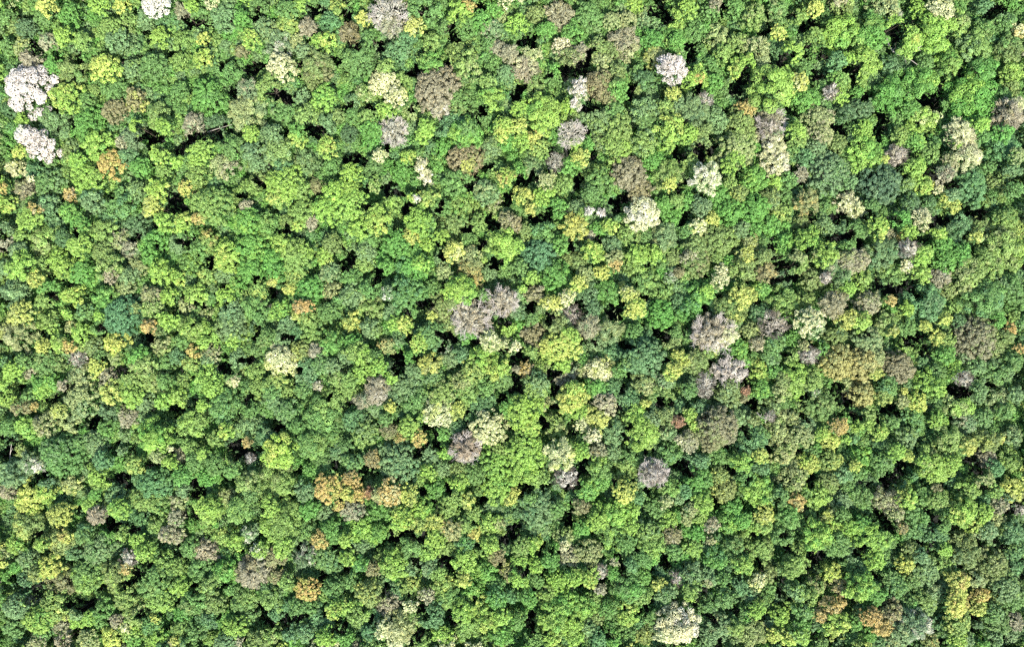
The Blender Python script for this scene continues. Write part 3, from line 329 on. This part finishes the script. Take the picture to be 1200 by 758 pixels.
LCOL = np.array([COL[t['main']] for t in T if t['main'] not in 'WCXPR'])
LX = np.array([t['px'] for t in T if t['main'] not in 'WCXPR']); LY = np.array([t['py'] for t in T if t['main'] not in 'WCXPR'])
LW = np.array([t['r']**2 for t in T if t['main'] not in 'WCXPR'])
BLEND = dict(Q=.05, H=.08, W=0, C=.05, X=.1, R=.1, A=.12, P=.2, K=.22, Y=.15, L=.28, N=.2, B=.3)
def crown_arrays(t, dens=1.0):
    R, H, tex = t['R'], t['h'], t['tex']
    if tex == 'l' and rng.random() < .35: tex = 'f'
    main = np.array(COL[t['main']]); sec = np.array(COL[t['sec']]) if t['sec'] else main
    wl = LW*np.exp(-((LX-t['px'])**2+(LY-t['py'])**2)/(2*55.0**2)); loc = (LCOL*wl[:, None]).sum(0)/wl.sum()   # neighbours share soil and kin
    bl = BLEND.get(t['main'], .38)*(.35 if t['mark'] else 1); main = main*(1-bl)+loc*bl; sec = sec*.85+loc*.15
    tint = 1 + rng.normal(0, .022, 3); main = main*tint
    ph = outline(t)
    rp0 = {'g': .25*R, 'l': .18*R, 'c': .20*R, 'f': .13*R, 't': .17*R, 'b': .17*R}[tex]
    lo, hi = {'g': (.9, 2.3), 'l': (.50, 1.05), 'c': (.62, 1.45), 'f': (.38, .62), 't': (.5, .95), 'b': (.5, .95)}[tex]
    rp0 = min(max(rp0, lo), hi)
    n = max(7, int((1.6 if tex in 'gc' else 1.5)*(R/rp0)**2*(.92 if tex != 'f' else .9)))
    i = np.arange(n)+.5
    th = i*2.39996 + rng.uniform(0, 6.28) + rng.normal(0, .25 if tex not in 'gc' else .07, n)
    rr = np.sqrt(i/n)*(1+rng.normal(0, .05, n)); rr = np.clip(rr, 0, 1.06)
    edge = rad(ph, th) if not t['mark'] else 1+(rad(ph, th)-1)*.6
    x = np.cos(th)*rr*edge*(R-.45*rp0); y = np.sin(th)*rr*edge*(R-.45*rp0)
    if t['asp'] != 1:
        q = t['asp']**.5; x, y = x*q, y/q
        ca, sa = math.cos(t['ang']), math.sin(t['ang']); x, y = x*ca-y*sa, x*sa+y*ca
    rp = rp0*rng.uniform(.72, 1.25, n) if tex != 'f' else rp0*rng.uniform(.85, 1.15, n)
    # a few second-order boughs make the dome lumpy
    kb = max(3, int(4+R*.6)); bx = rng.normal(0, .55*R, kb); by = rng.normal(0, .55*R, kb); bh = rng.uniform(-.10, .17, kb)*R*(1 if tex != 'f' else .35)
    lump = sum(bh[k]*np.exp(-((x-bx[k])**2+(y-by[k])**2)/(2*(.28*R)**2)) for k in range(kb))
    zj = {'g': .22, 'l': .32, 'c': .24, 'f': .14, 't': .4, 'b': .5}[tex]
    z = H - rp0 - .62*R*rr**2.6 + lump + rng.normal(0, zj, n)*rp0
    leaf = {'g': .41, 'l': .41, 'c': .39, 'f': .37, 't': .42, 'b': .38}[tex]
    # second colour gathers on some boughs
    g = rng.normal(size=2); g /= np.linalg.norm(g)
    side = (x*g[0]+y*g[1])/R*.55 + rng.normal(0, .33, n) + (.25*np.sin(x*2.1/R*2+ph[0])*np.cos(y*2.3/R*2+ph[1]))
    wsec = np.clip((side-.12)*3.0, 0, 1)*.7 if t['sec'] else np.zeros(n)
    tone = np.exp(rng.normal(0, .13 if tex in 'lctb' else .08, n))
    cnt = np.maximum(6, (2*math.pi*rp**2*1.55*dens/leaf**2)).astype(int)
    if tex == 'b': cnt = (cnt*.42).astype(int)
    idx = np.repeat(np.arange(n), cnt); m = len(idx)
    d = unit(rng.normal(size=(m, 3))); d[:, 2] = np.abs(d[:, 2])*1.0 - .22*(rng.random(m) < .5)
    d = unit(d)
    shell = rp[idx]*(1-.30*rng.random(m)**1.5)
    c = np.stack([x[idx], y[idx], z[idx]], 1) + d*shell[:, None]*np.array([1, 1, .85])
    rnd = {'g': .38, 'l': .44, 'c': .36, 'f': .40, 't': .6, 'b': .8}[tex]
    nrm = d + rng.normal(0, rnd*.85, (m, 3)) + np.array([0, 0, .45])
    w = np.clip(wsec[idx]+rng.normal(0, .16, m), 0, 1)[:, None] if t['sec'] else np.zeros((m, 1))
    col = (main*(1-w)+sec*w)*(tone[idx]*np.exp(rng.normal(0, .26 if t['main'] in 'WC' else .15, m)))[:, None]
    # fresh tips: a few leaves lean yellow
    tip = (rng.random(m) < .08)[:, None]
    col = np.where(tip, col*np.array([1.3, 1.15, .95]), col)
    size = leaf*rng.uniform(.65, 1.3, m)
    if tex in 'tb':
        out_ = np.stack([c[:, 0], c[:, 1], np.full(m, .5*R)], 1)
        ax = unit(out_)+rng.normal(0, .45, (m, 3))
        V, C = leaf_quads(c, nrm, size*(1.05 if tex == 't' else 1.0), col, 4.0 if tex == 't' else 6.0, ax)
    else:
        V, C = leaf_quads(c, nrm, size, col, 1.5)
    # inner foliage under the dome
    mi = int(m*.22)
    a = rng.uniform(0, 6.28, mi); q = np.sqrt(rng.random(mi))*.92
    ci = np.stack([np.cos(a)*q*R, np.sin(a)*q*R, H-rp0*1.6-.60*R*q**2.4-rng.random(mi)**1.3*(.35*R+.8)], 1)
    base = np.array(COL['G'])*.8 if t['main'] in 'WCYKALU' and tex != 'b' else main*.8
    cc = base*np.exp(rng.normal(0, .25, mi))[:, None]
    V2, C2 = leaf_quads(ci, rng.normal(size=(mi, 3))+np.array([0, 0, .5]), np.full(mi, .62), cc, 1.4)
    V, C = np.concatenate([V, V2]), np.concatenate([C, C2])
    mid = V.reshape(-1, 4, 3).mean(1)+np.array([t['x'], t['y'], 0])
    if not (t['main'] in 'WCXYA' or t['mark']):
        ok = ~in_gap(mid)
        if ok.sum() > 60:
            k4 = np.repeat(ok, 4); V, C = V[k4], C[k4]
    C = np.clip(C, .004, .9)
    return V, C

def trunk_arrays(t, detail=True):
    R, H = t['R'], t['h']
    r0 = .11+.045*R
    lean = rng.normal(0, .25, 2)
    zf = H*.55
    parts = [tube([(0, 0, -.3), (0, 0, .35), (lean[0]*.4, lean[1]*.4, H*.28), (lean[0], lean[1], zf), (lean[0]*1.3, lean[1]*1.3, H-1.6-.1*R)],
                  [r0*1.7, r0*1.1, r0*.9, r0*.72, r0*.22], 6 if detail else 4)]
    nl = (6 if R > 3.5 else 4) if detail else (0 if t.get('filler') else 3)
    off = rng.uniform(0, 6.28)
    for k in range(nl):
        a = off+k*6.283/nl+rng.normal(0, .2); L = R*rng.uniform(.6, .82)
        s = np.array([lean[0], lean[1], zf+rng.uniform(-.4, 1.2)])
        e = np.array([math.cos(a)*L, math.sin(a)*L, H-1.3-.38*R*.5])
        mpt = s*.5+e*.5+np.array([math.cos(a)*.08*R, math.sin(a)*.08*R, -.25])
        parts.append(tube([s, mpt, e], [r0*.5, r0*.32, r0*.12], 5 if detail else 3))
    return join(parts)

def bare_limbs(t):
    """pale limbs, boughs and twigs of a leafless tree, reaching the top of its crown"""
    R, H = t['R'], t['h']; parts = []
    s0 = np.array([0, 0, H-.95*R])
    wl = .105 if R > 4 else .08
    nl = int(6+R)
    for k in range(nl):
        a = k*6.283/nl+rng.normal(0, .22); L = R*rng.uniform(.72, 1.05)
        e = np.array([math.cos(a)*L, math.sin(a)*L, H-.32*R*(L/R)**2+rng.uniform(-.2, .35)])
        m = s0*.55+e*.45+np.array([rng.normal(0, .06*R), rng.normal(0, .06*R), .22*R])
        path = [s0, s0*.8+m*.2, m, m*.45+e*.55+np.array([rng.normal(0, .06*R), rng.normal(0, .06*R), .08*R]), e]
        parts.append(tube(path, [wl*1.5, wl*1.3, wl, wl*.7, wl*.35], 4))
        for j in range(6):
            q = rng.uniform(.3, .95); p = m*(1-q)+e*q+np.array([0, 0, .12*R*(1-q)])
            b = a+rng.choice([-1, 1])*rng.uniform(.4, 1.1); l2 = R*rng.uniform(.2, .38)
            e2 = p+np.array([math.cos(b)*l2, math.sin(b)*l2, rng.uniform(.0, .25)*l2+.1])
            parts.append(tube([p, (p+e2)/2+rng.normal(0, .05*R, 3)*[1, 1, .3], e2], [wl*.6, wl*.45, wl*.25], 3))
            for i in range(4):
                q2 = rng.uniform(.25, 1); p2 = p*(1-q2)+e2*q2
                b2 = b+rng.choice([-1, 1])*rng.uniform(.4, 1.2); l3 = R*rng.uniform(.09, .2)
                e3 = p2+np.array([math.cos(b2)*l3, math.sin(b2)*l3, rng.uniform(-.1, .4)*l3])
                parts.append(tube([p2, e3], [wl*.36, wl*.2], 3))
    return join(parts)

# ------------------------------------------------------------------ materials
def mat_leaf():
    m = bpy.data.materials.new('foliage'); m.use_nodes = True
    nt = m.node_tree; nt.nodes.clear()
    out = nt.nodes.new('ShaderNodeOutputMaterial'); mix = nt.nodes.new('ShaderNodeMixShader')
    pr = nt.nodes.new('ShaderNodeBsdfPrincipled'); tr = nt.nodes.new('ShaderNodeBsdfTranslucent')
    at = nt.nodes.new('ShaderNodeAttribute'); at.attribute_name = 'Col'
    nz = nt.nodes.new('ShaderNodeTexNoise'); nz.inputs['Scale'].default_value = 2.6; nz.inputs['Detail'].default_value = 3
    geo = nt.nodes.new('ShaderNodeNewGeometry')
    hsv = nt.nodes.new('ShaderNodeHueSaturation')
    mr = nt.nodes.new('ShaderNodeMapRange'); mr.inputs['To Min'].default_value = .78; mr.inputs['To Max'].default_value = 1.22
    nt.links.new(geo.outputs['Position'], nz.inputs['Vector'])
    nt.links.new(nz.outputs['Fac'], mr.inputs['Value']); nt.links.new(mr.outputs['Result'], hsv.inputs['Value'])
    nt.links.new(at.outputs['Color'], hsv.inputs['Color'])
    nt.links.new(hsv.outputs['Color'], pr.inputs['Base Color']); nt.links.new(hsv.outputs['Color'], tr.inputs['Color'])
    pr.inputs['Roughness'].default_value = .55; pr.inputs['Specular IOR Level'].default_value = .3
    mix.inputs['Fac'].default_value = .36
    nt.links.new(pr.outputs[0], mix.inputs[1]); nt.links.new(tr.outputs[0], mix.inputs[2]); nt.links.new(mix.outputs[0], out.inputs[0])
    return m

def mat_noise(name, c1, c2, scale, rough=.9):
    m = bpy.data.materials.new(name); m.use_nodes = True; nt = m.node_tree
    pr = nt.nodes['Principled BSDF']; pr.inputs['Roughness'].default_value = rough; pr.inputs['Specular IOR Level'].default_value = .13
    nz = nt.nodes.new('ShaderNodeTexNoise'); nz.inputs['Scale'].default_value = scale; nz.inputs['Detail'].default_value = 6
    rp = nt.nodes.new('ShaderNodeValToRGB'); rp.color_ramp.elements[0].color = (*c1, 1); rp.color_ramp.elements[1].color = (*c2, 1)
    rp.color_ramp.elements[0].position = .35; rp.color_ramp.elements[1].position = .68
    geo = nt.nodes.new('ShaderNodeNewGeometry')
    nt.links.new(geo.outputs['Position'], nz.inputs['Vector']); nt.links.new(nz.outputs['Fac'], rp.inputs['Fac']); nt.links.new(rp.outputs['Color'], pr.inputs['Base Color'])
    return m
M_LEAF = mat_leaf()
M_BARK = mat_noise('bark', (.05, .04, .03), (.12, .10, .08), 3)
M_PALE = mat_noise('bleached_wood', (.34, .30, .26), (.52, .47, .42), 4)
M_DEAD = mat_noise('weathered_wood', (.16, .14, .12), (.34, .30, .26), 5)
M_SOIL = mat_noise('shaded_leaf_litter', (.010, .012, .011), (.020, .021, .018), .8)  # soil and litter, colour darkened to carry the sunless shade of the gaps

# ------------------------------------------------------------------ labels
CN = dict(G='mid-green', B='fresh green', L='lime-green', U='yellowish green', O='olive', K='khaki', Q='olive-gold', H='grey-brown', S='grey-green', E='blue-green', D='dark green',
          Y='yellow', C='cream', W='white', A='orange', N='brown', R='red-brown', P='pinkish grey', X='bare silvery')
TN = dict(g='big-lobed', l='leafy', c='lobed', f='smooth domed', t='feathery', b='bare twiggy')
def size_word(t):
    r = t['r']
    return 'broad' if r > 21.5 else 'large' if r > 18 else 'mid-sized' if r > 15.8 else 'small'
def direction(t, u):
    a = math.degrees(math.atan2(u['py']-t['py'], t['px']-u['px'])) % 360
    return ['right of', 'above right of', 'above', 'above left of', 'left of', 'below left of', 'below', 'below right of'][int((a+22.5)//45) % 8]
marks = [t for t in MAIN if t['mark']]
used = set(); where = {}
for t in marks:
    t['label'] = t['mark'][1]; used.add(t['label'])
def desc(t, lvl):
    d = f"{size_word(t)} {CN[t['main']]} {TN[t['tex']]} tree"
    if t['main'] == 'X': d = f"{size_word(t)} silvery {TN[t['tex']]} tree"
    if lvl and t['sec'] and t['sec'] != t['main']:
        d += {'L': ' flecked lime', 'Y': ' tipped yellow', 'G': ' tinged green', 'U': ' tinged yellow-green', 'B': ' tinged fresh green', 'S': ' tinged grey', 'E': ' tinged blue-green',
              'D': ' tinged dark', 'O': ' tinged olive', 'K': ' tinged khaki', 'C': ' tipped cream', 'W': ' tipped white', 'A': ' tipped orange', 'N': ' tinged brown', 'P': ' tinged pink',
              'X': ' with silvery twigs', 'R': ' tipped red', 'Q': ' tinged gold', 'H': ' tinged brown'}[t['sec']]
    return d
rest = [t for t in MAIN if not t['mark']]
for t in rest:
    near = sorted(marks, key=lambda u: math.hypot(u['px']-t['px'], u['py']-t['py']))[:6]
    best = None
    for lvl in (1, 0):
        for far_ok in (False, True):
            for u in near:
                d = math.hypot(u['px']-t['px'], u['py']-t['py']); w = direction(t, u)
                same = [v for v in rest if v is not t and desc(v, lvl) == desc(t, lvl) and direction(v, u) == w and math.hypot(v['px']-u['px'], v['py']-u['py']) < (2.6*d if not far_ok else 1.25*d)]
                if same: continue
                dist = 'touching, ' if d < (t['r']+u['r'])*1.02 else 'just ' if d < (t['r']+u['r'])*1.5 else '' if d < 85 else 'well '
                lab = f"{desc(t, lvl)}, {dist}{w} {u['mark'][0]}"
                if len(lab.replace('-', ' ').split()) > 16: continue
                if lab not in used: best = lab; break
            if best: break
        if best: break
    if not best:
        u, v = near[0], near[1]
        best = f"{desc(t, 0)}, {direction(t, u)} {u['mark'][0]}, nearer it"
        if best in used: best = f"{desc(t, 0)}, {direction(t, v)} {v['mark'][0]}"
    t['label'] = best; used.add(best)

# ------------------------------------------------------------------ scene
scene = bpy.context.scene
coll = scene.collection
def link(name, me, parent=None):
    o = bpy.data.objects.new(name, me); coll.objects.link(o)
    if parent: o.parent = parent
    return o

def kind_of(t):
    if t['tex'] == 'b' or t['main'] == 'X' or (t['main'] == 'P' and t['tex'] in 'tb'): return 'bare_tree', 'bare and twiggy pale trees in the canopy'
    if t['main'] in 'WC': return 'blossoming_tree', 'white and cream trees in the canopy'
    if t['main'] in 'YA': return 'yellowing_tree', 'yellow and orange trees in the canopy'
    return 'broadleaf_tree', 'green leafy trees in the canopy'

for t in MAIN:
    name, grp = kind_of(t)
    e = bpy.data.objects.new(name, None); coll.objects.link(e)
    e.location = (t['x'], t['y'], 0); e.empty_display_size = 1
    e['label'] = t['label']; e['category'] = 'tree'; e['group'] = grp
    V, C = crown_arrays(t)
    link('crown', new_mesh('crown', V, np.arange(len(V)).reshape(-1, 4), C, M_LEAF), e)
    Vt, Qt = trunk_arrays(t)
    pale = t['tex'] == 'b' or t['main'] in 'X'
    link('trunk', new_mesh('trunk', Vt, Qt, None, M_PALE if pale else M_BARK, True), e)
    if t['tex'] == 'b' or t['main'] == 'X' or (t['main'] == 'P' and t['tex'] == 't' and t['sec'] in ('X', 'W')):
        Vb, Qb = bare_limbs(t)
        link('limbs', new_mesh('limbs', Vb, Qb, None, M_PALE, True), e)

# the smaller crowns, past the three hundred largest
Vs, Cs, Ws = [], [], []
for t in T:
    if t['is_main']: continue
    outside = t['px'] < -12 or t['px'] > 1212 or t['py'] < -12 or t['py'] > 770
    V, C = crown_arrays(t, .55 if outside else .95)
    o = np.array([t['x'], t['y'], 0]); Vs.append(V+o); Cs.append(C)
    Vt, Qt = trunk_arrays(t, False); Ws.append((Vt+o, Qt))
    if t['tex'] == 'b' or t['main'] == 'X':
        Vb, Qb = bare_limbs(t); Ws.append((Vb+o, Qb))
Vs, Cs = np.concatenate(Vs), np.concatenate(Cs)
Vw, Qw = join(Ws)
nL = len(Vs)
V = np.concatenate([Vs, Vw]); Q = np.concatenate([np.arange(nL).reshape(-1, 4), Qw+nL])
C = np.concatenate([Cs, np.tile(np.array([[.13, .11, .085]]), (len(Vw), 1))])
fo = link('forest', new_mesh('forest', V, Q, C, M_LEAF))
fo['kind'] = 'stuff'; fo['label'] = 'smaller tree crowns packed between the larger ones'; fo['category'] = 'forest'

# dead wood lying across the openings
def dead_wood(pts, r, label, forks=()):
    r *= .8
    P = [np.array([*ground_xy(a, b, z), z]) for a, b, z in pts]
    o = P[0].copy(); o[2] = 0
    parts = [tube([p-o for p in P], [r*(1-.6*i/(len(P)-1)) for i in range(len(P))], 7)]
    for f in forks:
        F = [np.array([*ground_xy(a, b, z), z])-o for a, b, z in f]
        parts.append(tube(F, [r*.5*(1-.7*i/(len(F)-1)) for i in range(len(F))], 5))
    V, Q = join(parts)
    e = link('dead_trunk', new_mesh('dead_trunk', V, Q, None, M_DEAD, True)); e.location = o
    e['label'] = label; e['category'] = 'dead trunk'
dead_wood([(1039, 46, 13.2), (1042, 54, 13.6), (1046, 60, 14.), (1052, 64, 14.4), (1060, 67, 14.7), (1068, 71, 15.2), (1075, 76, 15.4)], .34, 'curved pale dead trunk across the dark gap beside big lime lobed tree',
          [[(1060, 67, 14.7), (1062, 75, 15.3)], [(1052, 64, 14.4), (1056, 60, 15.2), (1058, 57, 15.4)], [(1046, 60, 14.), (1049, 56, 14.8)]])
dead_wood([(1071, 61, 15.6), (1075, 57, 16.), (1080, 54, 16.4)], .3, 'short pale forked branch below the big lime lobed tree', [[(1075, 57, 16.), (1079, 60, 16.)]])
dead_wood([(12, 542, 10.5), (12, 532, 12.5), (13.5, 520, 15.)], .22, 'thin leaning dead trunk in the black gap at the left edge', [[(12.3, 530, 13.), (15, 525, 14.)]])
dead_wood([(887, 483, 14.), (891, 488, 15.), (898, 491, 16.)], .24, 'pale forked dead branch beside the mole-brown tree', [[(891, 488, 15.), (893, 484, 16.)], [(895, 490, 15.5), (901, 487, 16.2)]])
dead_wood([(243, 155, 12.), (252, 152, 12.8), (262, 149, 13.3), (272, 146, 14.)], .2, 'long thin dead trunk in the dark slit below the silvery starburst tree')

# undergrowth: low dark leaves under the canopy
m = 60000
W2, H2 = 195, 135
px = rng.uniform(-W2, W2, m); py = rng.uniform(-H2, H2, m)
hh = 1.5+6.0*rng.random(m)**1.4+1.2*np.sin(px*.11)*np.cos(py*.13)
c = np.stack([px, py, np.maximum(.4, hh)], 1)
col = np.array(COL['G'])*.8*np.exp(rng.normal(0, .3, m))[:, None]
V, C = leaf_quads(c, rng.normal(0, .6, (m, 3))+np.array([0, 0, 1.]), rng.uniform(.7, 1.5, m), col, 1.5)
ug = link('undergrowth', new_mesh('undergrowth', V, np.arange(len(V)).reshape(-1, 4), C, M_LEAF))
ug['kind'] = 'stuff'; ug['label'] = 'dark undergrowth on the forest floor in the gaps'; ug['category'] = 'undergrowth'

S = 3000.0; n = 40
xs = np.linspace(-S, S, n); g = np.array([(a, b, 0.0) for b in xs for a in xs])
q = np.array([(j*n+i, j*n+i+1, (j+1)*n+i+1, (j+1)*n+i) for j in range(n-1) for i in range(n-1)])
gr_ = link('ground', new_mesh('ground', g, q, None, M_SOIL)); gr_['kind'] = 'structure'; gr_['label'] = 'forest floor of leaf litter, shade of the gaps in its colour'

# ------------------------------------------------------------------ light: midday sun from the lower right of the photograph
EL, AZ = math.radians(52), math.radians(162)        # azimuth clockwise from +Y
w = bpy.data.worlds.new('World'); scene.world = w; w.use_nodes = True
nt = w.node_tree; bg = nt.nodes['Background']; sk = nt.nodes.new('ShaderNodeTexSky')
sk.sky_type = 'NISHITA'; sk.sun_disc = False; sk.sun_elevation = EL; sk.sun_rotation = AZ
nt.links.new(sk.outputs[0], bg.inputs[0]); bg.inputs[1].default_value = .15
sun = bpy.data.lights.new('sun', 'SUN'); sun.energy = 5.0; sun.angle = math.radians(.6); sun.color = (1, .965, .86)
so = bpy.data.objects.new('sun', sun); coll.objects.link(so)
d = Vector((math.sin(AZ)*math.cos(EL), math.cos(AZ)*math.cos(EL), math.sin(EL)))
so.rotation_euler = (-d).to_track_quat('-Z', 'Y').to_euler(); so.location = d*300

cam = bpy.data.cameras.new('camera'); co = bpy.data.objects.new('camera', cam); coll.objects.link(co)
co.location = (0, 0, CAM_H); co.rotation_euler = (0, 0, 0)
cam.sensor_width = 36; cam.lens = 36*(CAM_H-ZREF)/(1200*SC); cam.clip_start = 1; cam.clip_end = 6000
scene.camera = co
scene.view_settings.view_transform = 'Standard'; scene.view_settings.look = 'None'
scene.view_settings.exposure = EXPOSURE; scene.view_settings.gamma = 1; scene.view_settings.use_curve_mapping = False
scene.render.engine = 'CYCLES'
scene.cycles.max_bounces = 5; scene.cycles.diffuse_bounces = 3; scene.cycles.transmission_bounces = 3; scene.cycles.glossy_bounces = 1
scene.cycles.use_denoising = False
scene.cycles.pixel_filter_type = 'BLACKMAN_HARRIS'; scene.cycles.filter_width = 1.35
print('fill', len(fill)); print('crowns', N_ANNOT, 'all', len(T), 'main', len(MAIN), 'min r', min(t['r'] for t in MAIN), 'leaf verts', nL)
